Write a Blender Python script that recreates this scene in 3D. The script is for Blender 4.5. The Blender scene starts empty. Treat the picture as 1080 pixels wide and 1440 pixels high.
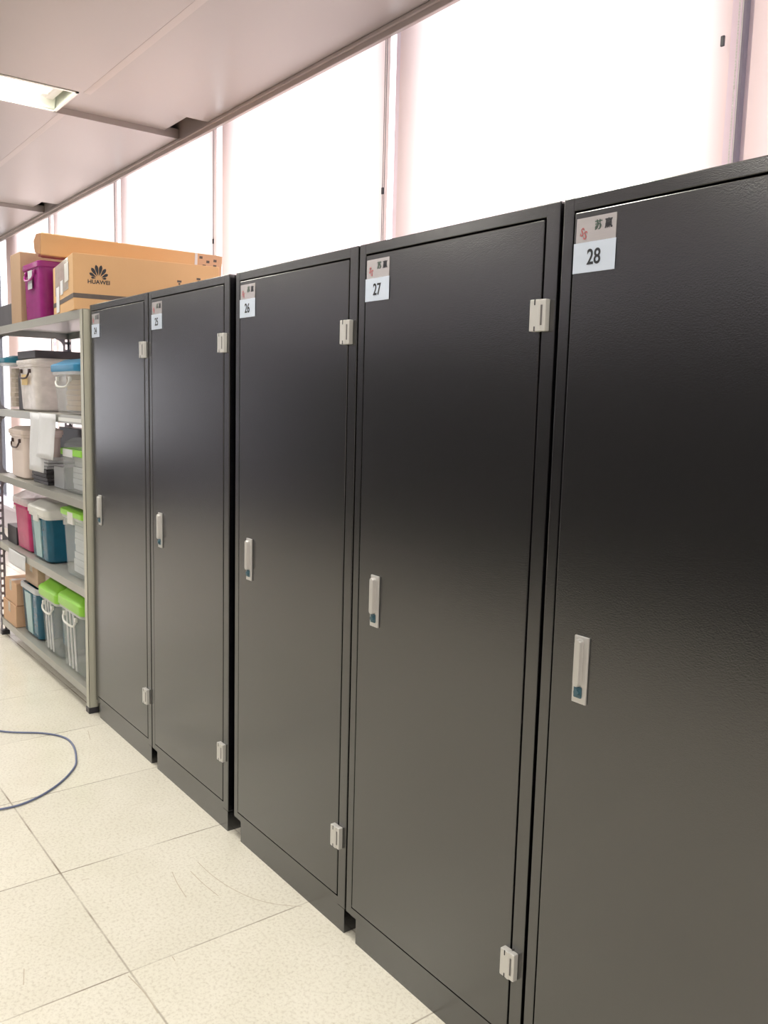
import bpy, bmesh, math, random
from mathutils import Matrix, Vector
random.seed(7)
S = bpy.context.scene
COL = S.collection
PI = math.pi

# ------------------------------------------------------------------ camera
cam = bpy.data.cameras.new('camera'); co = bpy.data.objects.new('camera', cam); COL.objects.link(co)
cam.sensor_fit = 'VERTICAL'; cam.sensor_height = 36.0; cam.lens = 1211.34*36/1440
cam.clip_start = 0.05; cam.clip_end = 200
co.matrix_world = Matrix(((0.601817, -0.115731, 0.790204, 2.676392),
                          (0.798222, 0.055413, -0.599809, -1.382261),
                          (0.025629, 0.991734, 0.125727, 1.580088), (0, 0, 0, 1)))
S.camera = co
# ------------------------------------------------------------------ world, exposure
w = bpy.data.worlds.new('world'); S.world = w; w.use_nodes = True
WORLD_STRENGTH = 4.4
LAMP_W = 32.0
bg = w.node_tree.nodes['Background']; bg.inputs[0].default_value = (1.0, 0.97, 1.0, 1); bg.inputs[1].default_value = WORLD_STRENGTH
S.view_settings.view_transform = 'Standard'; S.view_settings.look = 'None'
S.view_settings.gamma = 1; S.view_settings.use_curve_mapping = False
S.view_settings.exposure = 0.0

# ------------------------------------------------------------------ materials
def nt(name):
    m = bpy.data.materials.new(name); m.use_nodes = True
    return m, m.node_tree.nodes, m.node_tree.links
def mat(name, col, rough=0.5, metal=0.0, bump=0.0, bscale=200, var=0.0, vscale=8, spec=0.5, stretch=None):
    m, N, L = nt(name); p = N['Principled BSDF']
    p.inputs['Base Color'].default_value = (*col, 1); p.inputs['Roughness'].default_value = rough
    p.inputs['Metallic'].default_value = metal; p.inputs['Specular IOR Level'].default_value = spec
    tc = N.new('ShaderNodeTexCoord'); mp = N.new('ShaderNodeMapping'); L.new(tc.outputs['Object'], mp.inputs[0])
    if stretch: mp.inputs['Scale'].default_value = stretch
    nz = N.new('ShaderNodeTexNoise'); nz.inputs['Scale'].default_value = vscale; nz.inputs['Detail'].default_value = 5
    L.new(mp.outputs[0], nz.inputs['Vector'])
    if var > 0:
        mx = N.new('ShaderNodeMix'); mx.data_type = 'RGBA'; L.new(nz.outputs['Fac'], mx.inputs[0])
        mx.inputs[6].default_value = (*[c*(1-var) for c in col], 1); mx.inputs[7].default_value = (*[min(1, c*(1+var)) for c in col], 1)
        L.new(mx.outputs[2], p.inputs['Base Color'])
    if bump > 0:
        n2 = N.new('ShaderNodeTexNoise'); n2.inputs['Scale'].default_value = bscale; n2.inputs['Detail'].default_value = 2
        L.new(mp.outputs[0], n2.inputs['Vector'])
        b = N.new('ShaderNodeBump'); b.inputs['Strength'].default_value = bump; b.inputs['Distance'].default_value = 0.002
        L.new(n2.outputs['Fac'], b.inputs['Height']); L.new(b.outputs[0], p.inputs['Normal'])
    return m
def clear(name, col, opac=0.4, rough=0.3):
    m, N, L = nt(name); p = N['Principled BSDF']; out = N['Material Output']
    p.inputs['Base Color'].default_value = (*col, 1); p.inputs['Roughness'].default_value = rough
    t = N.new('ShaderNodeBsdfTransparent'); t.inputs[0].default_value = (*[0.45+0.55*c for c in col], 1)
    mx = N.new('ShaderNodeMixShader'); nz = N.new('ShaderNodeTexNoise'); nz.inputs['Scale'].default_value = 6
    mr = N.new('ShaderNodeMapRange'); mr.inputs[3].default_value = opac*0.75; mr.inputs[4].default_value = min(1, opac*1.25)
    L.new(nz.outputs['Fac'], mr.inputs[0]); L.new(mr.outputs[0], mx.inputs[0])
    tl = N.new('ShaderNodeBsdfTranslucent'); tl.inputs[0].default_value = (*col, 1)
    m2 = N.new('ShaderNodeMixShader'); m2.inputs[0].default_value = 0.08; L.new(p.outputs[0], m2.inputs[1]); L.new(tl.outputs[0], m2.inputs[2])
    L.new(t.outputs[0], mx.inputs[1]); L.new(m2.outputs[0], mx.inputs[2]); L.new(mx.outputs[0], out.inputs[0])
    return m
def glow(name, col, s):
    m, N, L = nt(name); N.remove(N['Principled BSDF']); e = N.new('ShaderNodeEmission')
    e.inputs[0].default_value = (*col, 1); e.inputs[1].default_value = s; L.new(e.outputs[0], N['Material Output'].inputs[0]); return m
M = dict()
M.update(dict(
    black=mat('black_powder_coat', (0.003, 0.003, 0.0045), 0.23, bump=0.10, bscale=420, spec=1.0),
    groove=mat('black_recess', (0.008, 0.008, 0.009), 0.6, bump=0.05),
    steel=mat('satin_steel', (0.62, 0.61, 0.60), 0.35, 0.55, bump=0.05, stretch=(1, 1, 8)),
    slot=mat('hinge_slot_grey', (0.14, 0.13, 0.13), 0.5, var=0.1),
    zinc=mat('zinc_casting', (0.66, 0.65, 0.63), 0.42, 0.35, bump=0.08),
    lock=mat('teal_lock', (0.05, 0.12, 0.16), 0.35, bump=0.05),
    labelw=mat('white_label', (0.64, 0.72, 0.86), 0.45, var=0.02),
    ink=mat('black_ink', (0.015, 0.017, 0.025), 0.5, var=0.1),
    plate=mat('brushed_plate', (0.62, 0.59, 0.59), 0.25, 0.6, var=0.05, vscale=20, stretch=(1, 1, 20)),
    red=mat('red_ink', (0.38, 0.09, 0.10), 0.5, var=0.1), green_ink=mat('dark_green_ink', (0.05, 0.09, 0.07), 0.5, var=0.1),
    ceil=mat('ceiling_panel', (0.375, 0.34, 0.32), 0.35, var=0.015, vscale=2),
    ceiljoint=mat('ceiling_joint', (0.47, 0.425, 0.40), 0.45, var=0.02),
    mould=mat('ceiling_trim_paint', (0.50, 0.43, 0.41), 0.45, var=0.02),
    wall=mat('wall_paint', (0.72, 0.69, 0.66), 0.6, var=0.03, bump=0.05),
    added_panel=mat('added_panel_dark', (0.03, 0.03, 0.032), 0.6, var=0.05),
    leftwall=mat('grey_partition', (0.10, 0.10, 0.11), 0.6, var=0.03),
    greywall=mat('blue_grey_wall', (0.42, 0.42, 0.50), 0.6, var=0.03),
    pier=mat('window_pier_paint', (0.80, 0.73, 0.80), 0.5, var=0.02),
    gap_strip=mat('gap_strip_grey', (0.26, 0.26, 0.33), 0.4, var=0.05),
    frame=mat('window_frame_lilac', (0.60, 0.57, 0.68), 0.4, var=0.03),
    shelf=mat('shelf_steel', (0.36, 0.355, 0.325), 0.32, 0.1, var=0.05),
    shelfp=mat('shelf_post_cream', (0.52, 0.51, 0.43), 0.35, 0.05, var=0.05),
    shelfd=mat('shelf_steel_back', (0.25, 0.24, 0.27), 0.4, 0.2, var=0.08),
    carton=mat('carton', (0.68, 0.42, 0.21), 0.75, var=0.06, vscale=3, bump=0.1, bscale=60),
    carton2=mat('carton_pale', (0.38, 0.25, 0.16), 0.78, var=0.08, vscale=4, bump=0.1, bscale=60),
    carton3=mat('carton_pinkish', (0.60, 0.38, 0.24), 0.75, var=0.07, vscale=4, bump=0.1, bscale=60),
    strap=mat('dark_strap', (0.10, 0.08, 0.07), 0.5, var=0.2, vscale=30),
    tape=clear('packing_tape_clear', (0.75, 0.72, 0.66), 0.65, 0.12),
    paper=mat('paper', (0.68, 0.69, 0.72), 0.6, var=0.05, vscale=12),
    beige=mat('beige_plastic', (0.74, 0.63, 0.58), 0.45, var=0.06, vscale=4),
    magenta=clear('magenta_plastic', (0.36, 0.025, 0.23), 0.88, 0.22),
    pink=clear('pink_plastic', (0.62, 0.05, 0.20), 0.88, 0.25),
    teal=clear('teal_plastic', (0.01, 0.13, 0.22), 0.90, 0.2),
    frost=clear('frosted_plastic', (0.93, 0.95, 0.95), 0.13, 0.2),
    frostd=clear('frosted_plastic_dense', (0.92, 0.92, 0.93), 0.55, 0.3),
    ysticker=mat('faded_yellow_sticker', (0.72, 0.52, 0.22), 0.5, var=0.15, vscale=20),
    milky=clear('milky_plastic', (0.92, 0.87, 0.85), 0.80, 0.3),
    band=mat('pale_teal_band', (0.30, 0.46, 0.48), 0.35, var=0.08),
    green=mat('lime_lid', (0.28, 0.66, 0.05), 0.35, var=0.08, vscale=5),
    blue=mat('blue_lid', (0.05, 0.28, 0.52), 0.35, var=0.08),
    tlid=mat('teal_lid', (0.03, 0.20, 0.30), 0.35, var=0.08),
    white=mat('white_plastic', (0.72, 0.72, 0.69), 0.35, var=0.03),
    greyp=mat('grey_plastic', (0.50, 0.52, 0.54), 0.4, var=0.05),
    dark=mat('dark_plastic', (0.035, 0.032, 0.04), 0.4, var=0.2),
    dgrey=mat('dark_grey_board', (0.07, 0.065, 0.075), 0.5, var=0.3, vscale=14),
    brownh=mat('dark_brown_handle', (0.06, 0.035, 0.035), 0.4, var=0.1),
    kraft=mat('kraft_board', (0.58, 0.43, 0.31), 0.75, var=0.1, vscale=6),
    cable=mat('blue_cable', (0.15, 0.18, 0.31), 0.45, var=0.1),
    tube=glow('fluorescent_tube', (1.0, 0.98, 0.93), 14.0),
    reflector=mat('lamp_reflector', (0.78, 0.80, 0.72), 0.25, 0.2, var=0.02),
    scratch=mat('scratch_mark', (0.50, 0.43, 0.33), 0.5, var=0.2),
    desk=mat('desk_top', (0.72, 0.70, 0.68), 0.4, var=0.03),
))
M['black'].node_tree.nodes['Principled BSDF'].inputs['IOR'].default_value = 1.66
# roller blind cloth: thin fabric that lets daylight through
m, N, L = nt('blind_cloth'); N.remove(N['Principled BSDF'])
d = N.new('ShaderNodeBsdfDiffuse'); d.inputs[0].default_value = (0.82, 0.68, 0.63, 1)
t = N.new('ShaderNodeBsdfTranslucent'); t.inputs[0].default_value = (0.94, 0.81, 0.77, 1)
wv = N.new('ShaderNodeTexNoise'); wv.inputs['Scale'].default_value = 300
mr = N.new('ShaderNodeMapRange'); mr.inputs[3].default_value = 0.50; mr.inputs[4].default_value = 0.58
mx = N.new('ShaderNodeMixShader'); L.new(wv.outputs['Fac'], mr.inputs[0]); L.new(mr.outputs[0], mx.inputs[0])
L.new(d.outputs[0], mx.inputs[1]); L.new(t.outputs[0], mx.inputs[2]); L.new(mx.outputs[0], N['Material Output'].inputs[0]); M['cloth'] = m
# window glass
m, N, L = nt('window_glass'); N.remove(N['Principled BSDF'])
g = N.new('ShaderNodeBsdfGlossy'); g.inputs['Roughness'].default_value = 0.02
t = N.new('ShaderNodeBsdfTransparent'); t.inputs[0].default_value = (0.95, 0.96, 0.97, 1)
lw = N.new('ShaderNodeLayerWeight'); lw.inputs[0].default_value = 0.5
pw = N.new('ShaderNodeMath'); pw.operation = 'POWER'; pw.inputs[1].default_value = 5; L.new(lw.outputs['Facing'], pw.inputs[0])
mx = N.new('ShaderNodeMixShader'); L.new(pw.outputs[0], mx.inputs[0]); L.new(t.outputs[0], mx.inputs[1]); L.new(g.outputs[0], mx.inputs[2])
L.new(mx.outputs[0], N['Material Output'].inputs[0]); M['glass'] = m
# floor: cream speckled vinyl tiles
m, N, L = nt('floor_tiles'); p = N['Principled BSDF']; p.inputs['Roughness'].default_value = 0.3
def node(t, **k):
    n = N.new(t)
    for a, b in k.items(): setattr(n, a, b)
    return n
def math_(op, a, b=None):
    n = node('ShaderNodeMath', operation=op)
    for i, v in enumerate((a, b)):
        if v is None: continue
        if isinstance(v, (int, float)): n.inputs[i].default_value = v
        else: L.new(v, n.inputs[i])
    return n.outputs[0]
geo = node('ShaderNodeNewGeometry'); mp = node('ShaderNodeMapping')
T = 0.6131; a = 0.009
mp.vector_type = 'POINT'
ox, oy = 0.5155, -0.5832
mp.inputs['Rotation'].default_value = (0, 0, -a)
mp.inputs['Scale'].default_value = (1/T, 1/T, 1/T)
# POINT mapping: scale, rotate, then translate
sx, sy = ox/T, oy/T
mp.inputs['Location'].default_value = (-(math.cos(a)*sx+math.sin(a)*sy), -(-math.sin(a)*sx+math.cos(a)*sy), 0)
L.new(geo.outputs['Position'], mp.inputs[0])
sp = node('ShaderNodeSeparateXYZ'); L.new(mp.outputs[0], sp.inputs[0])
def line(o, w):
    fr = math_('FRACT', math_('ADD', o, 100.5)); dd = math_('ABSOLUTE', math_('SUBTRACT', fr, 0.5))
    mr = node('ShaderNodeMapRange'); mr.inputs[1].default_value = w*0.4; mr.inputs[2].default_value = w*1.3
    mr.inputs[3].default_value = 1; mr.inputs[4].default_value = 0; L.new(dd, mr.inputs[0]); return mr.outputs[0]
lx = line(sp.outputs[0], 0.0042); ly = line(sp.outputs[1], 0.0052)
nzb = node('ShaderNodeTexNoise'); nzb.inputs['Scale'].default_value = 2.3; nzb.inputs['Detail'].default_value = 6; L.new(mp.outputs[0], nzb.inputs['Vector'])
jr = node('ShaderNodeMapRange'); jr.inputs[1].default_value = 0.38; jr.inputs[2].default_value = 0.62; jr.inputs[3].default_value = 0.12; jr.inputs[4].default_value = 0.85; L.new(nzb.outputs['Fac'], jr.inputs[0])
jm = math_('MULTIPLY', math_('MAXIMUM', lx, ly), jr.outputs[0])
fl = node('ShaderNodeVectorMath', operation='FLOOR'); L.new(mp.outputs[0], fl.inputs[0])
wn = node('ShaderNodeTexWhiteNoise'); L.new(fl.outputs[0], wn.inputs[0])
sk = node('ShaderNodeTexNoise'); sk.inputs['Scale'].default_value = 60; sk.inputs['Detail'].default_value = 6; sk.inputs['Roughness'].default_value = 0.7; L.new(mp.outputs[0], sk.inputs['Vector'])
cl = node('ShaderNodeTexNoise'); cl.inputs['Scale'].default_value = 3; cl.inputs['Detail'].default_value = 8; L.new(mp.outputs[0], cl.inputs['Vector'])
cr = node('ShaderNodeValToRGB'); L.new(sk.outputs['Fac'], cr.inputs[0])
e = cr.color_ramp.elements; e[0].position = 0.30; e[0].color = (0.68, 0.63, 0.54, 1); e[1].position = 0.52; e[1].color = (0.88, 0.845, 0.75, 1)
tone = node('ShaderNodeMix', data_type='RGBA', blend_type='MULTIPLY'); tone.inputs[0].default_value = 1
L.new(cr.outputs[0], tone.inputs[6])
gr = node('ShaderNodeValToRGB'); L.new(cl.outputs['Fac'], gr.inputs[0]); e = gr.color_ramp.elements
e[0].position = 0.3; e[0].color = (0.95, 0.95, 0.93, 1); e[1].position = 0.65; e[1].color = (1, 1, 1, 1)
L.new(gr.outputs[0], tone.inputs[7])
tn = node('ShaderNodeMix', data_type='RGBA', blend_type='MULTIPLY'); tn.inputs[0].default_value = 1; L.new(tone.outputs[2], tn.inputs[6])
tv = node('ShaderNodeMapRange'); tv.inputs[3].default_value = 0.93; tv.inputs[4].default_value = 1.02; L.new(wn.outputs['Value'], tv.inputs[0])
cb = node('ShaderNodeCombineXYZ'); [L.new(tv.outputs[0], cb.inputs[i]) for i in range(3)]; L.new(cb.outputs[0], tn.inputs[7])
jn = node('ShaderNodeMix', data_type='RGBA'); L.new(jm, jn.inputs[0]); L.new(tn.outputs[2], jn.inputs[6]); jn.inputs[7].default_value = (0.20, 0.15, 0.10, 1)
L.new(jn.outputs[2], p.inputs['Base Color'])
rr = node('ShaderNodeMapRange'); rr.inputs[3].default_value = 0.14; rr.inputs[4].default_value = 0.28; L.new(cl.outputs['Fac'], rr.inputs[0]); L.new(rr.outputs[0], p.inputs['Roughness'])
M['floor'] = m

# ------------------------------------------------------------------ mesh helpers
def box(bm, x0, x1, y0, y1, z0, z1, bev=0.0, seg=2):
    vs = [bm.verts.new((x, y, z)) for x in (x0, x1) for y in (y0, y1) for z in (z0, z1)]
    F = [(0, 1, 3, 2), (4, 6, 7, 5), (0, 4, 5, 1), (2, 3, 7, 6), (0, 2, 6, 4), (1, 5, 7, 3)]
    fs = [bm.faces.new([vs[i] for i in f]) for f in F]
    if bev:
        es = list({e for f in fs for e in f.edges})
        bmesh.ops.bevel(bm, geom=es, offset=bev, segments=seg, affect='EDGES', profile=0.5)
def rr_ring(w, d, r, n=5):
    r = min(r, w/2-1e-4, d/2-1e-4); pts = []
    for cx, cy, a0 in ((w/2-r, d/2-r, 0), (-w/2+r, d/2-r, 90), (-w/2+r, -d/2+r, 180), (w/2-r, -d/2+r, 270)):
        for k in range(n+1):
            t = math.radians(a0+90*k/n); pts.append((cx+r*math.cos(t), cy+r*math.sin(t)))
    return pts
def loft(bm, rings, cx=0, cy=0, cap0=True, cap1=True):
    R = [[bm.verts.new((x+cx, y+cy, z)) for x, y in rr_ring(w, d, r)] for (w, d, r, z) in rings]
    n = len(R[0])
    for A, B in zip(R, R[1:]):
        for i in range(n): bm.faces.new((A[i], A[(i+1) % n], B[(i+1) % n], B[i]))
    if cap0: bm.faces.new(R[0][::-1])
    if cap1: bm.faces.new(R[-1])
def tube(bm, pts, r, n=8, closed=False):
    pts = [Vector(p) for p in pts]; rings = []
    for i, p in enumerate(pts):
        a_ = pts[i-1] if i or closed else p; b_ = pts[(i+1) % len(pts)] if i < len(pts)-1 or closed else p
        t = (b_-a_).normalized(); up = Vector((0, 0, 1)) if abs(t.z) < 0.9 else Vector((0, 1, 0))
        u = t.cross(up).normalized(); v = t.cross(u).normalized()
        rings.append([bm.verts.new(p+u*r*math.cos(2*PI*k/n)+v*r*math.sin(2*PI*k/n)) for k in range(n)])
    pr = list(zip(rings, rings[1:])) + ([(rings[-1], rings[0])] if closed else [])
    for A, B in pr:
        for k in range(n): bm.faces.new((A[k], A[(k+1) % n], B[(k+1) % n], B[k]))
    if not closed: bm.faces.new(rings[0]); bm.faces.new(rings[-1])
def smooth_path(pts, n=8):
    P = [Vector(p) for p in pts]; out = []
    for i in range(len(P)-1):
        p0 = P[max(i-1, 0)]; p1 = P[i]; p2 = P[i+1]; p3 = P[min(i+2, len(P)-1)]
        for k in range(n):
            t = k/n
            out.append(0.5*((2*p1)+(-p0+p2)*t+(2*p0-5*p1+4*p2-p3)*t*t+(-p0+3*p1-3*p2+p3)*t**3))
    out.append(P[-1]); return out
def obj(name, bm, m, parent=None, loc=None, smooth=False):
    me = bpy.data.meshes.new(name); bmesh.ops.recalc_face_normals(bm, faces=bm.faces[:]); bm.to_mesh(me); bm.free()
    if smooth:
        for p_ in me.polygons: p_.use_smooth = True
        try: me.set_sharp_from_angle(angle=math.radians(35))
        except Exception: pass
    me.materials.append(m)
    o = bpy.data.objects.new(name, me); COL.objects.link(o)
    if parent: o.parent = parent
    if loc: o.location = loc
    return o
def boxobj(name, dims, m, parent=None, bev=0.0, seg=2):
    bm = bmesh.new(); box(bm, *dims, bev=bev, seg=seg); return obj(name, bm, m, parent)
def thing(name, label, cat, loc=(0, 0, 0), rz=0, group=None):
    o = bpy.data.objects.new(name, None); COL.objects.link(o); o.location = loc; o.rotation_euler = (0, 0, rz)
    o.empty_display_size = 0.1; return tag(o, label, cat, group)
def tag(o, label, cat, group=None):
    o['label'] = label; o['category'] = cat
    if group: o['group'] = group
    return o
def struct(name, bm, m, parent=None):
    o = obj(name, bm, m, parent)
    if not parent: o['kind'] = 'structure'
    return o
def text(name, body, size, m, parent, loc, rot, sx=1.0, bold=0.0):
    c = bpy.data.curves.new(name, 'FONT'); c.body = body; c.size = size; c.align_x = 'CENTER'; c.align_y = 'CENTER'
    c.extrude = 0.0003; c.offset = bold
    o = bpy.data.objects.new(name, c); COL.objects.link(o); bpy.context.view_layer.update()
    dg = bpy.context.evaluated_depsgraph_get(); me = bpy.data.meshes.new_from_object(o.evaluated_get(dg))
    bpy.data.objects.remove(o); me.name = name; me.materials.clear(); me.materials.append(m)
    r = bpy.data.objects.new(name, me); COL.objects.link(r); r.parent = parent
    r.location = loc; r.rotation_euler = rot; r.scale = (sx, 1, 1); return r

# ================================================================== THE ROOM
ZC = 3.212; YW = 1.0
XL, XR, YF = -9.0, 5.0, -3.9
bm = bmesh.new(); box(bm, XL, XR, YF, 1.4, -0.1, 0.0); struct('floor', bm, M['floor'])
# ceiling panels between recessed strips
strips = [(-2.72+2.95*k, -2.28+2.95*k) for k in range(-2, 3)]
bm = bmesh.new(); xs = XL
for a0, a1 in strips:
    box(bm, xs, a0, YF, YW-0.002, ZC, ZC+0.06); xs = a1
box(bm, xs, XR, YF, YW-0.002, ZC, ZC+0.06)
fix_y = [(-0.97, 0.23), (-3.4, -2.2)]
for a0, a1 in strips:
    for y0, y1 in ((YF, -3.41), (-2.19, -0.98), (0.24, 0.90)):
        box(bm, a0+0.001, a1-0.001, y0, y1, ZC+0.035, ZC+0.06)
struct('ceiling', bm, M['ceil'])
bm = bmesh.new(); box(bm, XL, XR, YF, 1.4, ZC+0.30, ZC+0.40); struct('ceiling_slab', bm, M['groove'])
bm = bmesh.new(); xs = XL
for yj in (0.25, -1.0, -2.25, -3.5):
    xs = XL
    for a0, a1 in strips:
        box(bm, xs, a0, yj, yj+0.040, ZC-0.0008, ZC+0.002); xs = a1
    box(bm, xs, XR, yj, yj+0.040, ZC-0.0008, ZC+0.002)
struct('trim_1', bm, M['ceiljoint'])
# edge moulding below the ceiling
bm = bmesh.new()
box(bm, XL, XR, YW, YW+0.022, ZC-0.043, ZC+0.299, bev=0.003)
box(bm, XL, XR, YW-0.012, YW+0.001, ZC-0.018, ZC-0.001, bev=0.002)
struct('trim_2', bm, M['mould'])
# back wall under and over the windows, with piers between them
gaps = [4.52, 2.81, 1.105, -0.58, -2.31, -4.00, -5.69, -7.38]
PIER = 0.25; PO = 0.075
bm = bmesh.new(); box(bm, XL, XR, 1.15, 1.32, 0, 0.28); box(bm, XL, XR, 1.15, 1.32, 3.42, ZC+0.3)
box(bm, XL, XR, 1.09, 1.32, 0.26, 0.30, bev=0.005)
for g in gaps:
    wd = PIER if g != -7.38 else 0.55
    box(bm, g-PO, g-PO+wd, 1.15, 1.32, 0.28, 3.43)
struct('wall_back', bm, M['pier'])
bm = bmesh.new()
for g in gaps[:-1]: box(bm, g-0.012, g+0.004, 1.13, 1.151, 0.30, 3.42, bev=0.002)  # thin dark bar on each pier, drawing the dark line at the blind edge
struct('blind_edge_strip', bm, M['gap_strip'])
bm = bmesh.new(); WY0, WY1, WZ0, WZ1 = -2.7, -1.9, 0.8, 2.2
box(bm, XL-0.1, XL, YF, WY0, 0, ZC+0.35); box(bm, XL-0.1, XL, WY1, 1.4, 0, ZC+0.35); box(bm, XL-0.1, XL, WY0, WY1, 0, WZ0); box(bm, XL-0.1, XL, WY0, WY1, WZ1, ZC+0.35)
struct('wall_left', bm, M['leftwall'])
bm = bmesh.new()
for q in (WY0, WY1-0.04): box(bm, XL-0.07, XL-0.02, q, q+0.04, WZ0, WZ1, bev=0.004)
for q in (WZ0, WZ1-0.04): box(bm, XL-0.07, XL-0.02, WY0, WY1, q, q+0.04)
fr = struct('window_9', bm, M['frame']); boxobj('window_pane', (XL-0.05, XL-0.045, WY0+0.02, WY1-0.02, WZ0+0.02, WZ1-0.02), M['glass'], fr)  # unseen window added in the left wall for the cabinet doors to reflect
bm = bmesh.new(); box(bm, XR, XR+0.1, YF, 1.4, 0, ZC+0.35); struct('wall_right', bm, M['wall'])
bm = bmesh.new(); box(bm, XL, XR, YF-0.1, YF, 0, ZC+0.35); struct('wall_front', bm, M['greywall'])
bm = bmesh.new(); box(bm, -7.0, XR, YF, YF+0.05, 0, 2.25, bev=0.004); struct('added_front_panel', bm, M['added_panel'])  # unseen dark panel added opposite the cabinets to darken the door reflections
# windows
edges = []
gg = [XR+0.2]+gaps+[XL-0.2]
wi = 1
for k in range(len(gaps)):
    x1 = gaps[k-1]-PO if k else XR
    x0 = gaps[k]-PO+(PIER if gaps[k] != -7.38 else 0.55)
    if x1-x0 < 0.3: continue
    bm = bmesh.new()
    for q in ((x0, x0+0.035), (x1-0.012, x1)): box(bm, q[0], q[1], 1.20, 1.26, 0.30, 3.42, bev=0.004)
    for q in ((0.30, 0.34), (2.05, 2.09), (3.38, 3.42)): box(bm, x0+0.035, x1-0.012, 1.20, 1.26, q[0], q[1], bev=0.004)
    fr = struct('window_%d' % wi, bm, M['frame'])
    p_ = boxobj('window_pane', (x0+0.03, x1-0.008, 1.228, 1.234, 0.33, 3.39), M['glass'], fr)
    wi += 1
# last window at the far left
x0, x1 = XL+0.05, -7.455
bm = bmesh.new()
for q in ((x0, x0+0.035), (x1-0.012, x1)): box(bm, q[0], q[1], 1.20, 1.26, 0.30, 3.42, bev=0.004)
fr = struct('window_%d' % wi, bm, M['frame']); boxobj('window_pane', (x0+0.03, x1-0.008, 1.228, 1.234, 0.33, 3.39), M['glass'], fr)

# ---- roller blinds
where = ['far right, above cabinet 28 and mostly out of frame', 'right side, above cabinet 28 at the picture edge', 'widest visible, above cabinets 27 and 28',
         'above cabinets 26 and 25, left of the grey post', 'behind the long cartons on the shelf', 'above the left end of the long carton', 'pale pink, beside the ceiling corner at far left', 'far left at the picture edge']
def blind(x0, x1, label, beads=False):
    t_ = thing('roller_blind', label, 'blind', (x0, 1.06, 0.32), group='roller blinds in the window wall')
    W = x1-x0; H_ = 2.91
    bm = bmesh.new(); n = 24
    for s_ in (0, 0.0012):
        pass
    vs = [[bm.verts.new((W*i/n, 0.0015*math.sin(i*1.1), z)) for i in range(n+1)] for z in (0.02, H_*0.5, H_)]
    for A, B in zip(vs, vs[1:]):
        for i in range(n): bm.faces.new((A[i], A[i+1], B[i+1], B[i]))
    obj('blind_cloth', bm, M['cloth'], t_, smooth=True)
    bm = bmesh.new(); box(bm, 0.0, W, -0.008, 0.008, 0.0, 0.022, bev=0.004); obj('bottom_bar', bm, M['white'], t_)
    bm = bmesh.new(); tube(bm, [(0, 0.0, H_+0.02), (W, 0.0, H_+0.02)], 0.02, 12); obj('roller', bm, M['white'], t_, smooth=True)
    bm = bmesh.new(); xc = W-0.012 if not beads else W+0.035
    yb = -0.018
    for dx in (0.0, 0.012):
        tube(bm, [(xc+dx, yb, 1.2), (xc+dx, yb, H_)], 0.0015, 6)
    if beads:
        z = 1.3
        while z < H_:
            bmesh.ops.create_icosphere(bm, subdivisions=1, radius=0.0032, matrix=Matrix.Translation((xc, yb, z))); z += 0.0085
    obj('pull_cord', bm, M['white'] if beads else M['dgrey'], t_)
    zc_ = 2.2 if not beads else 2.34
    bm = bmesh.new(); box(bm, (W-0.018 if beads else xc-0.004), (W-0.018 if beads else xc-0.004)+0.012, yb-0.005, yb+0.003, zc_, zc_+0.03, bev=0.002)
    obj('cord_clip', bm, M['dgrey'], t_)
names_b = ['white roller blind at the right picture edge above cabinet 28',
           'white roller blind glowing above cabinets 27 and 28',
           'white roller blind above cabinets 25 and 26',
           'white roller blind behind the right end of the long carton',
           'white roller blind above the left end of the long carton',
           'pale pink roller blind beside the ceiling corner above the purple bin',
           'bright roller blind strip at the left picture edge above the shelf']
for k in range(1, 8):
    blind(gaps[k]+0.072, gaps[k-1], names_b[k-1], beads=(k == 3))

# ---- ceiling lamps
def lamp(x0, x1, y0, y1, label):
    t_ = thing('ceiling_lamp', label, 'ceiling lamp', (x0, y0, ZC), group='fluorescent lamps set in the ceiling strips')
    W = x1-x0; D = y1-y0
    bm = bmesh.new(); th = 0.004
    box(bm, 0, W, 0, D, 0.11, 0.115)
    for q in ((0, th), (W-th, W)): box(bm, q[0], q[1], 0, D, 0.0, 0.112)
    for q in ((0, th), (D-th, D)): box(bm, 0, W, q[0], q[1], 0.0, 0.112)
    rim = 0.016
    box(bm, 0, rim, 0, D, -0.004, 0.002); box(bm, W-rim, W, 0, D, -0.004, 0.002); box(bm, 0, W, 0, rim, -0.004, 0.002); box(bm, 0, W, D-rim, D, -0.004, 0.002)
    # sloped side reflectors
    for sx, dx in ((0.01, 0.05), (W-0.01, W-0.05)):
        v = [bm.verts.new(c) for c in ((sx, 0.01, 0.01), (sx, D-0.01, 0.01), (dx, D-0.01, 0.10), (dx, 0.01, 0.10))]; bm.faces.new(v)
    obj('housing', bm, M['reflector'], t_)
    for k in range(2):
        xc = W*(0.32+0.36*k)
        bm = bmesh.new(); tube(bm, [(xc, 0.09, 0.065), (xc, D-0.12, 0.065)], 0.016, 12); obj('tube', bm, M['tube'], t_, smooth=True)
        for ya, yb_ in ((D-0.12, D-0.085), (0.05, 0.09)): boxobj('tube_holder', (xc-0.022, xc+0.022, ya, yb_, 0.035, 0.112), M['white'], t_, bev=0.004)
    bm = bmesh.new()
    box(bm, 0.06, W-0.06, D-0.09, D-0.03, 0.04, 0.11, bev=0.012)
    obj('ballast_cover', bm, M['white'], t_)
    la = bpy.data.lights.new('lamp_light', 'AREA'); la.shape = 'RECTANGLE'; la.size = W*0.7; la.size_y = D*0.8; la.energy = LAMP_W; la.color = (1, 0.96, 0.86)
    lo = bpy.data.objects.new('lamp_light', la); COL.objects.link(lo); lo.parent = t_; lo.location = (W/2, D/2-0.01, 0.03)
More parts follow.
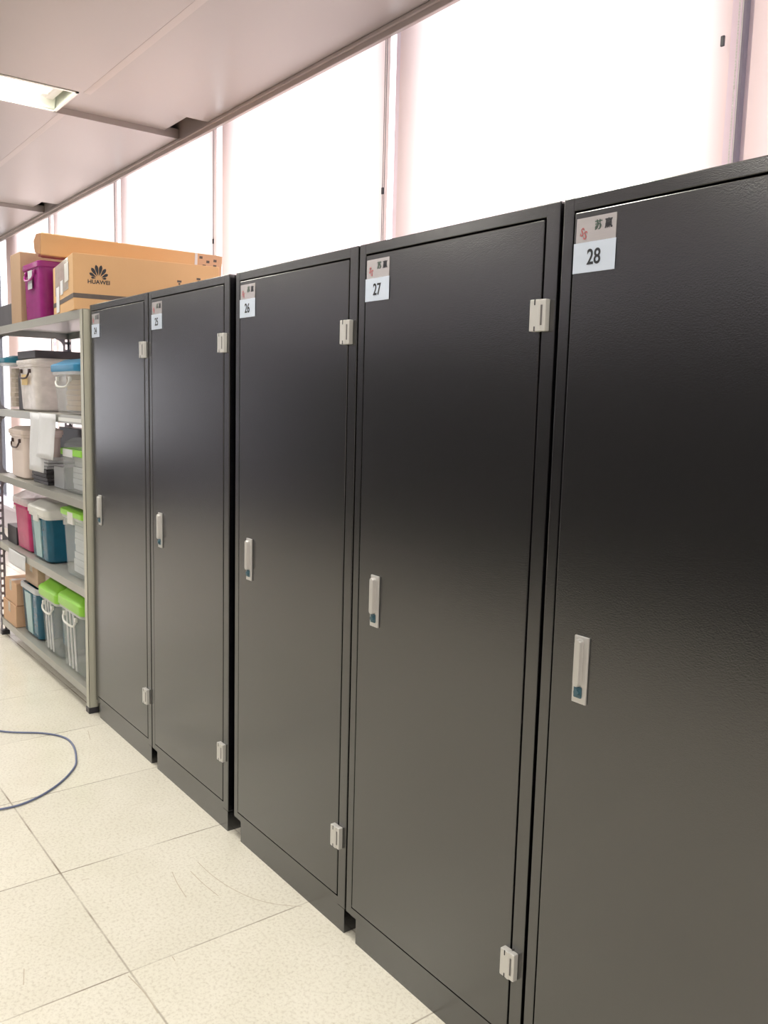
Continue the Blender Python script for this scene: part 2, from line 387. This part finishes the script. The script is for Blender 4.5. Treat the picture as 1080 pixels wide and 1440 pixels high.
for si, (a0, a1) in enumerate(strips):
    for (y0, y1) in fix_y:
        vis = (si == 2 and y0 > -1)
        lamp(a0+0.012, a1-0.008, y0, y1, 'lit fluorescent ceiling lamp at the left picture edge' if vis else 'ceiling lamp outside the picture, %s strip from the left wall, %s row' % (['first', 'second', 'third', 'fourth', 'fifth'][si], 'window side' if y0 > -1 else 'far side'))

# ================================================================== CABINETS
CW = 0.71
def cabinet(num, x0, y0, label):
    t_ = thing('storage_cabinet', label, 'cabinet', (x0, y0, 0), group='row of numbered black steel cabinets')
    D = 0.60; H = 2.0; zb = 0.076
    bm = bmesh.new()
    # front frame ring
    fl_, frr, ft, fb = 0.030, 0.040, 0.030, 0.026
    box(bm, 0, CW, 0.020, 0.024, zb, H)                                 # panel behind groove
    def fbx(*d): box(bm, *d, bev=0.0022, seg=2)
    fbx(0, fl_-0.002, 0, 0.03, zb, H); fbx(CW-frr+0.002, CW, 0, 0.03, zb, H)
    fbx(fl_-0.0045, CW-frr+0.0045, 0.0002, 0.03, H-ft+0.002, H-0.0002); box(bm, fl_-0.0045, CW-frr+0.0045, 0.0002, 0.03, zb+0.0002, zb+fb-0.002)
    box(bm, 0.0005, CW-0.0005, 0.024, D, zb+0.0005, H-0.0005)
    obj('body', bm, M['black'], t_)
    bm = bmesh.new(); box(bm, fl_-0.002, CW-frr+0.002, 0.0185, 0.0199, zb+fb-0.002, H-ft+0.002); obj('door_recess', bm, M['groove'], t_)
    bm = bmesh.new(); box(bm, fl_+0.002, CW-frr-0.002, -0.001, 0.0182, zb+fb+0.002, H-ft-0.002, bev=0.0018, seg=2); obj('door', bm, M['black'], t_)
    bm = bmesh.new(); box(bm, 0.052, CW-0.001, 0.0003, D-0.02, 0.0, zb); obj('plinth', bm, M['black'], t_)
    # handle: plate, lever, lock
    hx0, hx1, hz0, hz1 = 0.093, 0.130, 0.970, 1.113
    bm = bmesh.new(); box(bm, hx0, hx1, -0.006, -0.001, hz0, hz1, bev=0.0015); h = obj('handle_plate', bm, M['steel'], t_)
    bm = bmesh.new(); cx = (hx0+hx1)/2-0.002
    prof = [(-0.0055, -0.006), (-0.009, -0.006)]
    pts = rr_ring(0.017, 0.102, 0.0085, 6)
    zc = hz0+0.087
    for yy0, yy1, sc in ((-0.006, -0.017, 1.0),):
        A = [bm.verts.new((cx+x, yy0, zc+z)) for x, z in pts]; B = [bm.verts.new((cx+x, yy1+0.004, zc+z)) for x, z in pts]
        C_ = [bm.verts.new((cx+x*0.82, yy1, zc+z*0.97)) for x, z in pts]
        n = len(pts)
        for P, Q in ((A, B), (B, C_)):
            for i in range(n): bm.faces.new((P[i], P[(i+1) % n], Q[(i+1) % n], Q[i]))
        bm.faces.new(A); bm.faces.new(C_)
    obj('lever', bm, M['steel'], h, smooth=True)
    bm = bmesh.new(); box(bm, cx-0.010, cx+0.010, -0.0085, -0.006, hz0+0.012, hz0+0.036, bev=0.002); 
    tube(bm, [(cx, -0.0085, hz0+0.024), (cx, -0.013, hz0+0.024)], 0.0065, 14)
    obj('lock', bm, M['lock'], h)
    # hinges
    for z0 in (0.262, 1.738):
        bm = bmesh.new(); hx = CW-0.0580
        box(bm, hx, hx+0.0235, -0.017, 0.0, z0, z0+0.066, bev=0.002); box(bm, hx+0.0255, hx+0.0425, -0.015, 0.0, z0, z0+0.066, bev=0.002)
        tube(bm, [(hx+0.0245, -0.011, z0+0.0005), (hx+0.0245, -0.011, z0+0.0655)], 0.0065, 12)
        hg = obj('hinge', bm, M['zinc'], t_)
        boxobj('hinge_slot', (hx+0.030, hx+0.0345, -0.0158, -0.0149, z0+0.012, z0+0.054), M['slot'], hg)
        boxobj('hinge_notch', (hx+0.013, hx+0.016, -0.0175, -0.0165, z0+0.054, z0+0.066), M['ink'], hg); boxobj('hinge_notch', (hx+0.014, hx+0.017, -0.0175, -0.0165, z0, z0+0.01), M['ink'], hg)
    # plates
    sj = random.uniform(-0.001, 0.001)
    bm = bmesh.new(); box(bm, 0.038, 0.136, -0.0022, -0.0010, 1.902, 1.955); st = obj('name_plate', bm, M['plate'], t_)
    text('plate_emblem', 'S', 0.023, M['red'], st, (0.053, -0.0025, 1.927), (PI/2, 0.25, 0), 0.8, 0.0004)
    text('plate_emblem', 'S', 0.023, M['red'], st, (0.061, -0.0025, 1.920), (PI/2, 0.25, 0), 0.8, 0.0004)
    text('plate_character', '苏', 0.020, M['green_ink'], st, (0.093, -0.0025, 1.936), (PI/2, 0, 0), 0.95, 0.0004)
    text('plate_character', '赢', 0.020, M['ink'], st, (0.118, -0.0025, 1.936), (PI/2, 0, 0), 0.95, 0.0003)
    bm = bmesh.new(); box(bm, 0.034, 0.138, -0.0032, -0.0022, 1.848+sj, 1.907+sj); lb = obj('number_label', bm, M['labelw'], t_)
    text('number', str(num), 0.042, M['ink'], lb, (0.086, -0.0036, 1.876+sj), (PI/2, 0, 0), 0.82, 0.0006)
    return t_
cabs = [(24, -1.4702, -0.004, 'black steel cabinet numbered 24, farthest left, next to the shelf'),
        (25, -0.7505, -0.004, 'black steel cabinet numbered 25, its dark right side showing beside a gap'),
        (26, 0.0, 0.0, 'black steel cabinet numbered 26, in the middle of the row'),
        (27, 0.7175, 0.0, 'black steel cabinet numbered 27, between cabinets 26 and 28'),
        (28, 1.4375, -0.001, 'black steel cabinet numbered 28, nearest, cut by the right picture edge')]
for c in cabs: cabinet(*c)

# ================================================================== SHELF RACK
SX0, SX1, SY0, SY1 = -3.27, -1.495, -0.03, 0.455
rack = thing('storage_rack', 'grey slotted-angle steel rack of five levels left of cabinet 24', 'shelf', (0, 0, 0))
def slotted(bm, axis, p0, p1, q, zt, solid):
    """one flange: p0..p1 along its width axis, q = position of its thickness"""
    th = 0.0022; wv_ = p1-p0
    def b(a0, a1, z0, z1):
        if axis == 'x': box(bm, a0, a1, q, q+th, z0, z1)
        else: box(bm, q, q+th, a0, a1, z0, z1)
    if solid: b(p0, p1, 0.01, zt); return
    b(p0, p0+wv_*0.34, 0.01, zt); b(p1-wv_*0.34, p1, 0.01, zt)
    z = 0.01
    while z < zt-0.05:
        b(p0+wv_*0.34, p1-wv_*0.34, z, z+0.018); z += 0.05
def post(x, y, sx, sy, m, solid=False):
    bm = bmesh.new(); wd = 0.042
    slotted(bm, 'x', min(x, x+sx*wd), max(x, x+sx*wd), y if sy > 0 else y-0.0022, 1.982, solid)
    slotted(bm, 'y', min(y, y+sy*wd), max(y, y+sy*wd), x if sx > 0 else x-0.0022, 1.982, solid)
    p_ = obj('post', bm, m, rack)
    bm = bmesh.new(); box(bm, min(x, x+sx*0.045)-0.003, max(x, x+sx*0.045)+0.003, min(y, y+sy*0.045)-0.003, max(y, y+sy*0.045)+0.003, 0, 0.03, bev=0.003)
    obj('foot', bm, M['dark'], p_)
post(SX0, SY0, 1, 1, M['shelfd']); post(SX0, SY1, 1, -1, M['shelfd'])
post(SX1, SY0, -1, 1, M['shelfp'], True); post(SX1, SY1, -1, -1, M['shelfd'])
LZ = [0.115, 0.625, 1.065, 1.478, 1.985]
for z in LZ:
    bm = bmesh.new(); lip = 0.042
    box(bm, SX0+0.004, SX1-0.004, SY0+0.004, SY1-0.004, z-0.003, z)
    box(bm, SX0+0.004, SX1-0.004, SY0+0.003, SY0+0.006, z-lip, z-0.0005); box(bm, SX0+0.004, SX1-0.004, SY1-0.006, SY1-0.003, z-lip, z-0.0005)
    box(bm, SX0+0.0035, SX0+0.006, SY0+0.006, SY1-0.006, z-lip, z-0.0005); box(bm, SX1-0.006, SX1-0.0035, SY0+0.006, SY1-0.006, z-lip, z-0.0005)
    box(bm, SX0+0.01, SX1-0.01, SY0+0.006, SY0+0.022, z-lip, z-lip+0.002)
    obj('shelf_deck', bm, M['shelf'], rack)
    for x in (SX0+0.0025, SX1-0.0047):
        for ys, d_ in ((SY0+0.04, 1), (SY1-0.04, -1)):
            for zs in (-1, 1):
                zb_ = z-lip if zs < 0 else z
                if zs > 0 and z > 1.9: continue
                bm = bmesh.new()
                if zs < 0 and z < 0.2: zl = 0.05
                else: zl = 0.06
                pts = [(ys, zb_)]+[(ys+d_*0.06*(1-math.sin(k*PI/12)), zb_+zs*zl*(1-math.cos(k*PI/12))) for k in range(0, 7)]
                A = [bm.verts.new((x, p[0], p[1])) for p in pts]; B = [bm.verts.new((x+0.002, p[0], p[1])) for p in pts]
                bm.faces.new(A); bm.faces.new(B[::-1])
                for i in range(len(A)): bm.faces.new((A[i], A[(i+1) % len(A)], B[(i+1) % len(A)], B[i]))
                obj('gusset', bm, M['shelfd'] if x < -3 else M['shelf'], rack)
# front corner gussets near the visible post
for z in LZ: boxobj('bracket', (SX1-0.07, SX1-0.042, SY0+0.0005, SY0+0.0028, z-0.042, z-0.002), M['shelf'], rack, bev=0.0005)

# ---- bins
def bin_(name, label, x0, x1, z0, h, bm_, rim_m, lid=None, lid_h=0.06, depth=0.42, y0=0.0, handle=None, band=None, latch=None, cat='storage bin', taper=0.90, sticker=None, group=None, dome=0.75, ribs=False, inset=0.012):
    W = x1-x0; cx = (x0+x1)/2; cy = y0+depth/2; z0 = z0+0.001
    t_ = thing(name, label, cat, (cx, cy, z0), group=group)
    r = 0.035; th = 0.004
    wb, db = W*taper, depth*taper
    bm = bmesh.new()
    rings = [(wb-0.03, db-0.03, r*0.8, 0.0), (wb, db, r, 0.012), (W-0.016, depth-0.016, r, h-0.02), (W-0.016-2*th, depth-0.016-2*th, r, h-0.02), (wb-2*th, db-2*th, r*0.9, 0.016)]
    loft(bm, rings)
    obj('bin_body', bm, bm_, t_, smooth=True)
    if ribs:
        bm = bmesh.new()
        for sx in (-0.16, -0.02, 0.12):
            yb0, yb1 = -db/2, -(depth-0.016)/2
            v = []
            for dx in (-0.008, 0.008):
                for (yy, zz) in ((yb0, 0.02), (yb0-0.006, 0.02), (yb1-0.006, h-0.03), (yb1, h-0.03)): v.append(bm.verts.new((sx*W+dx, yy, zz)))
            a_, b_ = v[:4], v[4:]
            bm.faces.new(a_); bm.faces.new(b_[::-1])
            for i in range(4): bm.faces.new((a_[i], b_[i], b_[(i+1) % 4], a_[(i+1) % 4]))
        obj('front_ribs', bm, M['frostd'], t_)
    bm = bmesh.new()
    loft(bm, [(W-0.012, depth-0.012, r, h-0.034), (W, depth, r+0.004, h-0.03), (W, depth, r+0.004, h-0.004), (W-0.008, depth-0.008, r, h), (W-0.028, depth-0.028, r, h), (W-0.028, depth-0.028, r, h-0.02)], cap0=False, cap1=False)
    obj('rim', bm, rim_m, t_, smooth=True)
    if lid:
        bm = bmesh.new(); e = inset
        loft(bm, [(W+e-0.006, depth+e-0.006, r, h-0.016), (W+e, depth+e, r+0.006, h-0.012), (W+e, depth+e, r+0.006, h+lid_h*0.35), (W+e-0.02, depth+e-0.02, r, h+lid_h*0.5),
                  (W*0.93, depth*0.93, r, h+lid_h*0.55), (W*dome, depth*dome, r, h+lid_h*0.97), (W*dome-0.03, depth*dome-0.03, r*0.7, h+lid_h)], cap0=True)
        obj('lid', bm, lid, t_, smooth=True)
    yf = -(depth-0.016)/2
    if handle:
        bm = bmesh.new(); zh = h-0.055; hs = 0.5 if ribs else 0.55
        pts = smooth_path([(-W*0.24, yf-0.004, zh), (-W*0.26, yf-0.02*hs, zh-0.012), (-W*0.16, yf-0.03*hs, zh-0.038), (W*0.16, yf-0.03*hs, zh-0.038), (W*0.26, yf-0.02*hs, zh-0.012), (W*0.24, yf-0.004, zh)], 5)
        tube(bm, pts, 0.0055, 8)
        for s in (-1, 1): box(bm, s*W*0.24-0.011, s*W*0.24+0.011, yf-0.012, yf+0.002, zh-0.011, zh+0.012, bev=0.003)
        obj('handle', bm, handle, t_, smooth=True)
    if latch:
        for yy in (-depth*0.2, depth*0.2): boxobj('latch', (W/2-0.006, W/2+0.006, yy-0.03, yy+0.03, h-0.06, h+0.006), latch, t_, bev=0.003)
        boxobj('latch', (-0.045, 0.045, -depth/2-0.007, -depth/2+0.006, h-0.055, h+0.008), latch, t_, bev=0.003)
    if band:
        bm = bmesh.new(); yb = -db/2
        v = [bm.verts.new(c) for c in ((-W*0.16, yb-0.006, 0.02), (W*0.12, yb-0.006, 0.02), (W*0.16, yf-0.006, h-0.045), (-W*0.2, yf-0.006, h-0.045),
                                       (-W*0.16, yb+0.003, 0.02), (W*0.12, yb+0.003, 0.02), (W*0.16, yf+0.003, h-0.045), (-W*0.2, yf+0.003, h-0.045))]
        for f in ((0, 1, 2, 3), (7, 6, 5, 4), (0, 4, 5, 1), (1, 5, 6, 2), (2, 6, 7, 3), (3, 7, 4, 0)): bm.faces.new([v[i] for i in f])
        obj('front_band', bm, band, t_)
    if sticker:
        (sx0, sx1, sz0, sz1, sm) = sticker
        yy = yf-0.010
        bm = bmesh.new(); box(bm, sx0, sx1, yy, yy+0.0012, sz0, sz1); obj('sticker', bm, sm, t_)
    return t_
def carton(name, label, x0, x1, y0, y1, z0, z1, m, cat='carton', tape=True, group=None, rz=0, flap=None):
    cx, cy = (x0+x1)/2, (y0+y1)/2; W, D, H = x1-x0, y1-y0, z1-z0
    t_ = thing(name, label, cat, (cx, cy, z0+0.001), rz, group)
    bm = bmesh.new(); box(bm, -W/2, W/2, -D/2, D/2, 0, H-0.001, bev=0.004); obj('carton_body', bm, m, t_)
    if tape:
        bm = bmesh.new(); box(bm, -0.025, 0.025, -D/2+0.005, D/2-0.005, H-0.001, H-0.0002)
        box(bm, -0.025, 0.025, -D/2-0.0008, -D/2+0.0002, H*0.55, H-0.001)
        obj('tape_strip', bm, M['tape'], t_)
    if flap:
        bm = bmesh.new(); box(bm, -W/2, W/2, -D/2+0.002, -D/2+0.006, H-0.001, H+flap); box(bm, W/2-0.006, W/2-0.002, -D/2+0.01, D/2-0.01, H-0.001, H+flap*0.9); obj('open_flap', bm, m, t_)
    return t_
# -- bottom level (z .115)
Z1, Z2, Z3, Z4, Z5 = LZ
carton('carton', 'pinkish brown carton at the left end of the bottom shelf, under another', -3.22, -2.91, -0.02, 0.40, Z1, 0.255, M['carton3'])
carton('carton', 'pinkish brown carton stacked on another at the left end of the bottom shelf', -3.18, -2.90, -0.015, 0.38, 0.257, 0.40, M['carton3'])
bin_('storage_bin', 'dark teal bin with pale grey rim on the bottom shelf', -2.87, -2.50, Z1, 0.315, M['teal'], M['greyp'], None, band=M['band'], y0=-0.005)
carton('carton', 'small brown carton standing on the teal bin of the bottom shelf', -2.82, -2.55, 0.02, 0.36, 0.434, 0.575, M['kraft'], flap=None)
carton('carton', 'pale grey-beige box beside the small carton under the second shelf', -2.54, -2.44, 0.06, 0.36, 0.434, 0.56, M['beige'], tape=False)
bin_('storage_bin', 'clear bin with lime lid on the bottom shelf, beside the teal bin', -2.43, -2.08, Z1, 0.335, M['frost'], M['frostd'], M['green'], 0.085, handle=M['white'], y0=-0.01, ribs=True)
bin_('storage_bin', 'clear bin with lime lid on the bottom shelf, nearest the rack post', -2.04, -1.64, Z1, 0.36, M['frost'], M['frostd'], M['green'], 0.09, handle=M['white'], y0=-0.015, ribs=True)
# -- second level
carton('storage_box', 'flat black box at the left end of the second shelf', -3.22, -3.00, 0.02, 0.40, Z2, 0.74, M['dark'], 'box', tape=False)
bin_('storage_bin', 'pink bin on the second shelf left of the teal bin', -2.98, -2.65, Z2, 0.30, M['pink'], M['pink'], M['frostd'], 0.06, band=None, y0=-0.005)
bin_('storage_bin', 'dark teal bin with cream white lid on the second shelf', -2.62, -2.25, Z2, 0.285, M['teal'], M['white'], M['white'], 0.06, band=M['band'], latch=M['white'], y0=-0.01)
bin_('storage_bin', 'tall clear bin full of paper with lime lid on the second shelf', -2.00, -1.62, Z2, 0.345, M['frost'], M['frostd'], M['green'], 0.035, y0=-0.005, handle=None, latch=M['white'])
# -- third level
bin_('storage_bin', 'narrow beige bin with dark handle on the third shelf', -3.03, -2.70, Z3, 0.285, M['beige'], M['beige'], M['beige'], 0.03, handle=M['brownh'], latch=None, y0=-0.005, depth=0.24)
bin_('storage_bin', 'clear bin with lime lid and white tag on the third shelf by the post', -2.02, -1.62, Z3, 0.235, M['frost'], M['green'], M['frost'], 0.055, inset=-0.03, y0=0.0, sticker=(-0.12, 0.04, 0.195, 0.235, M['paper']))
# -- fourth level
bin_('storage_bin', 'clear bin with dark teal lid at the left end of the fourth shelf', -3.24, -3.05, Z4, 0.305, M['frost'], M['frostd'], M['tlid'], 0.03, y0=0.0)
bin_('storage_bin', 'whitish bin with dark handle and yellow sticker on the fourth shelf', -2.80, -2.44, Z4, 0.285, M['milky'], M['milky'], M['milky'], 0.02, handle=M['brownh'], y0=-0.005, sticker=(-0.06, 0.06, 0.15, 0.21, M['ysticker']))
bin_('storage_bin', 'clear bin with bright blue lid on the fourth shelf by the post', -2.13, -1.70, Z4, 0.235, M['frost'], M['frostd'], M['blue'], 0.05, handle=M['white'], y0=0.0)
carton('laptop_box', 'flat black box with grey top lying over the bins of the fourth shelf', -2.98, -2.60, 0.05, 0.45, Z4+0.308, Z4+0.355, M['dgrey'], 'box', tape=False)
# contents seen through the clear plastic
ORD = ['lowest', 'second lowest', 'third lowest', 'fourth from the bottom', 'fifth from the bottom', 'sixth from the bottom', 'seventh from the bottom', 'eighth from the bottom']
def stack(label, x0, x1, y0, y1, z0, dz, n, m, name, cat, grp, inset=0.002):
    bm = bmesh.new(); W, D = x1-x0, y1-y0
    box(bm, -W/2, W/2, -D/2, D/2, 0, dz-0.003, bev=0.0015); o = None
    for k in range(n):
        if k == 0: o = obj(name, bm, m); q = o
        else: q = o.copy(); COL.objects.link(q)
        q.location = ((x0+x1)/2+random.uniform(-.004, .004), (y0+y1)/2+random.uniform(-.006, .006), z0+k*dz); q.rotation_euler = (0, 0, random.uniform(-0.02, 0.02))
        tag(q, label+', '+(ORD[k] if k < n-1 else 'topmost')+(' of its pile'), cat, grp)
stack('flat kraft carton in the blue lidded bin', -2.05, -1.78, 0.06, 0.36, Z4+0.02, 0.027, 7, M['kraft'], 'flat_carton', 'carton', 'flat cartons inside the blue lidded bin')
stack('flat kraft carton in the teal lidded bin', -3.20, -3.09, 0.06, 0.36, Z4+0.02, 0.03, 8, M['kraft'], 'flat_carton', 'carton', 'flat cartons inside the teal lidded bin')
stack('paper ream in the second shelf clear bin', -1.94, -1.68, 0.05, 0.36, Z2+0.02, 0.036, 8, M['paper'], 'paper_ream', 'paper', 'paper reams inside the tall clear bin')
stack('paper ream in the third shelf clear bin', -1.96, -1.69, 0.06, 0.35, Z3+0.02, 0.03, 6, M['paper'], 'paper_ream', 'paper', 'paper reams inside the third shelf clear bin')
stack('dark folder on the third shelf', -2.64, -2.34, 0.03, 0.33, Z3+0.001, 0.022, 4, M['dgrey'], 'folder', 'folder', 'folders on the third shelf')
stack('grey paper pad on the dark folders', -2.62, -2.36, 0.04, 0.32, Z3+0.09, 0.018, 3, M['greyp'], 'paper_pad', 'paper', 'paper pads on the folders')
carton('storage_box', 'dark grey block between the teal lidded and whitish bins on the fourth shelf', -3.02, -2.86, 0.06, 0.36, Z4, Z4+0.22, M['dgrey'], 'box', tape=False)
carton('storage_box', 'grey-blue box beside the lime lidded bin of the third shelf', -2.28, -2.10, 0.05, 0.35, Z3, Z3+0.12, M['greyp'], 'box', tape=False)
tag(boxobj('blue_box', (-2.35, -2.16, 0.10, 0.36, Z1+0.02, Z1+0.27), M['tlid'], None, bev=0.004), 'dark blue box inside the clear lime lidded bin next to the open teal bin', 'box')
carton('storage_box', 'black box standing at the back of the third shelf behind the hanging sheets', -3.15, -2.55, 0.34, 0.44, Z3, 1.37, M['dark'], 'box', tape=False)
# sheets hanging from the fourth shelf
def sheet(label, x0, x1, z0, z1, y, curl, m=M['paper']):
    bm = bmesh.new(); n = 8; rows = []
    for j in range(n+1):
        f = j/n; zz = z1+(z0-z1)*f
        rows.append([bm.verts.new((x0+(x1-x0)*i/4, y-curl*f*f+0.002*math.sin(i*1.7+j), zz)) for i in range(5)])
    for A, B in zip(rows, rows[1:]):
        for i in range(4): bm.faces.new((A[i], A[i+1], B[i+1], B[i]))
    o = obj('paper_sheet', bm, m, smooth=True); so = o.modifiers.new('thick', 'SOLIDIFY'); so.thickness = 0.0006
    tag(o, label, 'paper', 'paper sheets hanging from the rack'); return o
sheet('white paper sheet hanging from the fourth shelf, the left and lower one', -2.42, -2.14, 1.155, 1.475, SY0-0.004, 0.012)
sheet('white paper sheet hanging from the fourth shelf, the right and shorter one', -2.22, -1.92, 1.24, 1.478, SY0-0.010, 0.02)
sheet('pale sheet hanging from the second shelf below the pink bin', -2.98, -2.60, 0.53, 0.62, SY0-0.004, 0.004)
bm = bmesh.new(); box(bm, -1.90, -1.54, SY0-0.0015, SY0+0.001, Z4-0.032, Z4-0.014)
tag(obj('shelf_label', bm, M['white']), 'white label strip on the front edge of the fourth shelf', 'label')
# -- top level
carton('storage_box', 'black and grey box at the left end of the rack top', -3.24, -2.88, 0.0, 0.40, Z5, 2.115, M['dgrey'], 'box', tape=False)
carton('carton', 'tall brown carton on the rack top left of the purple bin', -2.85, -2.64, -0.01, 0.40, Z5, 2.385, M['carton2'], tape=False)
bin_('storage_bin', 'purple magenta bin on the rack top beneath the long carton', -2.62, -2.27, Z5, 0.312, M['magenta'], M['magenta'], None, depth=0.44, y0=-0.01, handle=M['magenta'], sticker=(-0.03, 0.05, 0.17, 0.27, M['greyp']), taper=0.93)
# logo carton, slightly turned
ang = -math.atan2(0.104, 0.715)
lc = thing('logo_carton', 'large tan carton with black fan logo on the rack top', 'carton', (-1.590, -0.040, Z5+0.001), ang)
BW, BD, BH = 0.64, 0.72, 0.266
bm = bmesh.new(); box(bm, -BW, 0, 0, BD, 0, BH, bev=0.004); obj('carton_body', bm, M['carton'], lc)
bm = bmesh.new(); s0, s1 = 0.056, 0.078
box(bm, -0.0005, 0.0012, 0.0, BD, s0, s1); box(bm, -BW, 0.0012, -0.0014, 0.0005, s0, s1); obj('strap', bm, M['strap'], lc)
bm = bmesh.new(); box(bm, -0.56, -0.14, -0.0018, -0.0002, 0.11, 0.262); obj('packing_tape', bm, M['tape'], lc)
for d_ in ((-0.52, -0.42, 0.02, 0.15), (-0.38, -0.30, 0.10, 0.17)): boxobj('paper_label', (d_[0], d_[1], -0.0030, -0.0018, d_[2], d_[3]), M['paper'], lc)
bm = bmesh.new(); box(bm, -0.24, -0.12, -0.0030, -0.0018, 0.15, 0.24); obj('paper_label', bm, M['white'], lc)
# fan emblem: eight petals on the right face
bm = bmesh.new(); ec = (0.118, 0.156)
for a_, L1, wd in ((172, 0.036, 0.0085), (150, 0.050, 0.012), (124, 0.060, 0.0135), (101, 0.066, 0.0135), (79, 0.066, 0.0135), (56, 0.060, 0.0135), (30, 0.050, 0.012), (8, 0.036, 0.0085)):
    t0 = math.radians(a_); u = (math.cos(t0), math.sin(t0)); n_ = (-u[1], u[0]); pts = []
    off = 0.014
    prof = [(0, 0.0), (0.25, 0.45), (0.5, 0.85), (0.72, 1.0), (0.88, 0.75), (1.0, 0.1), (1.0, -0.1), (0.88, -0.75), (0.72, -1.0), (0.5, -0.85), (0.25, -0.45)]
    for f, s in prof:
        l_ = off+f*(L1-off); pts.append((ec[0]+u[0]*l_+n_[0]*s*wd*0.58, ec[1]+u[1]*l_+n_[1]*s*wd*0.58-0.004))
    A = [bm.verts.new((0.0003, p[0], p[1])) for p in pts]; B = [bm.verts.new((0.0013, p[0], p[1])) for p in pts]
    bm.faces.new(A); bm.faces.new(B)
    for i in range(len(A)): bm.faces.new((A[i], A[(i+1) % len(A)], B[(i+1) % len(A)], B[i]))
obj('fan_emblem', bm, M['ink'], lc)
text('emblem_lettering', 'HUAWEI', 0.026, M['ink'], lc, (0.0010, 0.118, 0.136), (PI/2, 0, PI/2), 1.05, 0.0006)
bm = bmesh.new()
for yy, zz, sz in ((0.50, 0.17, 0.022), (0.55, 0.145, 0.016), (0.60, 0.19, 0.02), (0.46, 0.12, 0.014), (0.64, 0.16, 0.016)):
    box(bm, 0.0002, 0.0012, yy, yy+sz, zz, zz+0.010); box(bm, 0.0002, 0.0012, yy+sz*0.3, yy+sz*0.7, zz-0.012, zz-0.003)
obj('print_marks', bm, M['strap'], lc)
# long carton across bin and logo carton
P0 = Vector((-2.25, 0.0, 2.44)); P1 = Vector((-1.97, 0.93, 2.393)); dv = (P1-P0); LL = dv.length
lg = thing('long_carton', 'long narrow tan carton lying across the purple bin towards the window', 'carton')
ydir = dv.normalized(); xdir = ydir.cross(Vector((0, 0, 1))).normalized(); zdir = xdir.cross(ydir)
mw = Matrix((xdir, ydir, zdir)).transposed().to_4x4(); mw.translation = P0; lg.matrix_world = mw
AW, AH = 0.13, 0.115
bm = bmesh.new(); box(bm, -AW, 0, 0, LL, -AH, 0, bev=0.006); obj('carton_body', bm, M['carton'], lg)
bm = bmesh.new()
v = []
for xx in (-AW+0.004, -0.004):
    v.append([bm.verts.new((xx, yy, zz)) for yy, zz in ((0.0, -0.004), (-0.022, -0.012), (-0.034, -0.05), (-0.030, -0.09), (-0.01, -AH+0.002), (0.0, -AH+0.004))])
for i in range(6): bm.faces.new((v[0][i], v[0][(i+1) % 6], v[1][(i+1) % 6], v[1][i]))
bm.faces.new(v[0]); bm.faces.new(v[1]); obj('end_flap', bm, M['carton3'], lg, smooth=True)
bm = bmesh.new(); box(bm, 0.0002, 0.0013, LL-0.155, LL-0.140, -AH+0.01, -0.004); obj('tape_strip', bm, M['paper'], lg)
bm = bmesh.new()
for yy, zz in ((LL-0.13, -0.03), (LL-0.09, -0.05), (LL-0.05, -0.04), (LL-0.05, -0.07), (LL-0.11, -0.075)): box(bm, 0.0002, 0.0012, yy, yy+0.018, zz, zz+0.014)
obj('print_marks', bm, M['strap'], lg)
bm = bmesh.new(); box(bm, 0.0002, 0.0011, LL-0.135, LL-0.002, -AH+0.004, -0.003); obj('end_wrap', bm, M['carton3'], lg)

# ---- cable on the floor
pts = [(-2.6, -1.3), (-2.1, -0.85), (-1.75, -0.60), (-1.487, -0.452), (-1.353, -0.296), (-1.248, -0.230), (-1.133, -0.224), (-0.993, -0.255), (-0.888, -0.297), (-0.766, -0.398), (-0.682, -0.523), (-0.670, -0.643), (-0.75, -0.85), (-1.0, -1.2), (-1.3, -1.5)]
bm = bmesh.new(); tube(bm, smooth_path([(x, y, 0.0052) for x, y in pts], 8), 0.0042, 8)
tag(obj('floor_cable', bm, M['cable'], smooth=True), 'thin blue cable curving in a loop on the cream floor', 'cable')

# ---- scratches in the floor tiles
SCR = [[(0.092, -0.185), (0.182, -0.183), (0.285, -0.169), (0.384, -0.139), (0.458, -0.095), (0.522, -0.03)], [(0.102, -0.282), (0.181, -0.297), (0.269, -0.306)],
       [(0.133, -0.23), (0.223, -0.228), (0.319, -0.219)], [(0.529, -0.594), (0.628, -0.583), (0.715, -0.585)], [(0.337, -0.817), (0.406, -0.836)],
       [(0.52, -0.462), (0.542, -0.463)], [(-0.019, -0.544), (-0.014, -0.524)], [(-1.277, -0.109), (-1.169, -0.135)]]
fl_o = bpy.data.objects['floor']
for P in SCR:
    bm = bmesh.new(); tube(bm, smooth_path([(x, y, 0.0) for x, y in P], 5), 0.0013, 6)
    for v in bm.verts: v.co.z *= 0.12
    obj('floor_scratch', bm, M['scratch'], fl_o)
# ---- far background beyond the rack
dk = thing('desk', 'pale office desk in the distance beyond the left end of the rack', 'desk', (-6.4, 0.25, 0))
boxobj('desk_top', (-0.6, 0.6, -0.35, 0.35, 0.70, 0.73), M['desk'], dk, bev=0.004)
for sx in (-0.56, 0.56):
    for sy in (-0.31, 0.31): boxobj('leg', (sx-0.02, sx+0.02, sy-0.02, sy+0.02, 0, 0.70), M['frame'], dk, bev=0.003)
pr = thing('printer', 'dark machine standing on the distant desk beyond the rack', 'printer', (-6.4, 0.35, 0.731))
boxobj('printer_body', (-0.22, 0.22, -0.17, 0.17, 0, 0.16), M['dark'], pr, bev=0.02)
boxobj('paper_tray', (-0.16, 0.16, -0.26, -0.17, 0.03, 0.05), M['greyp'], pr, bev=0.004)
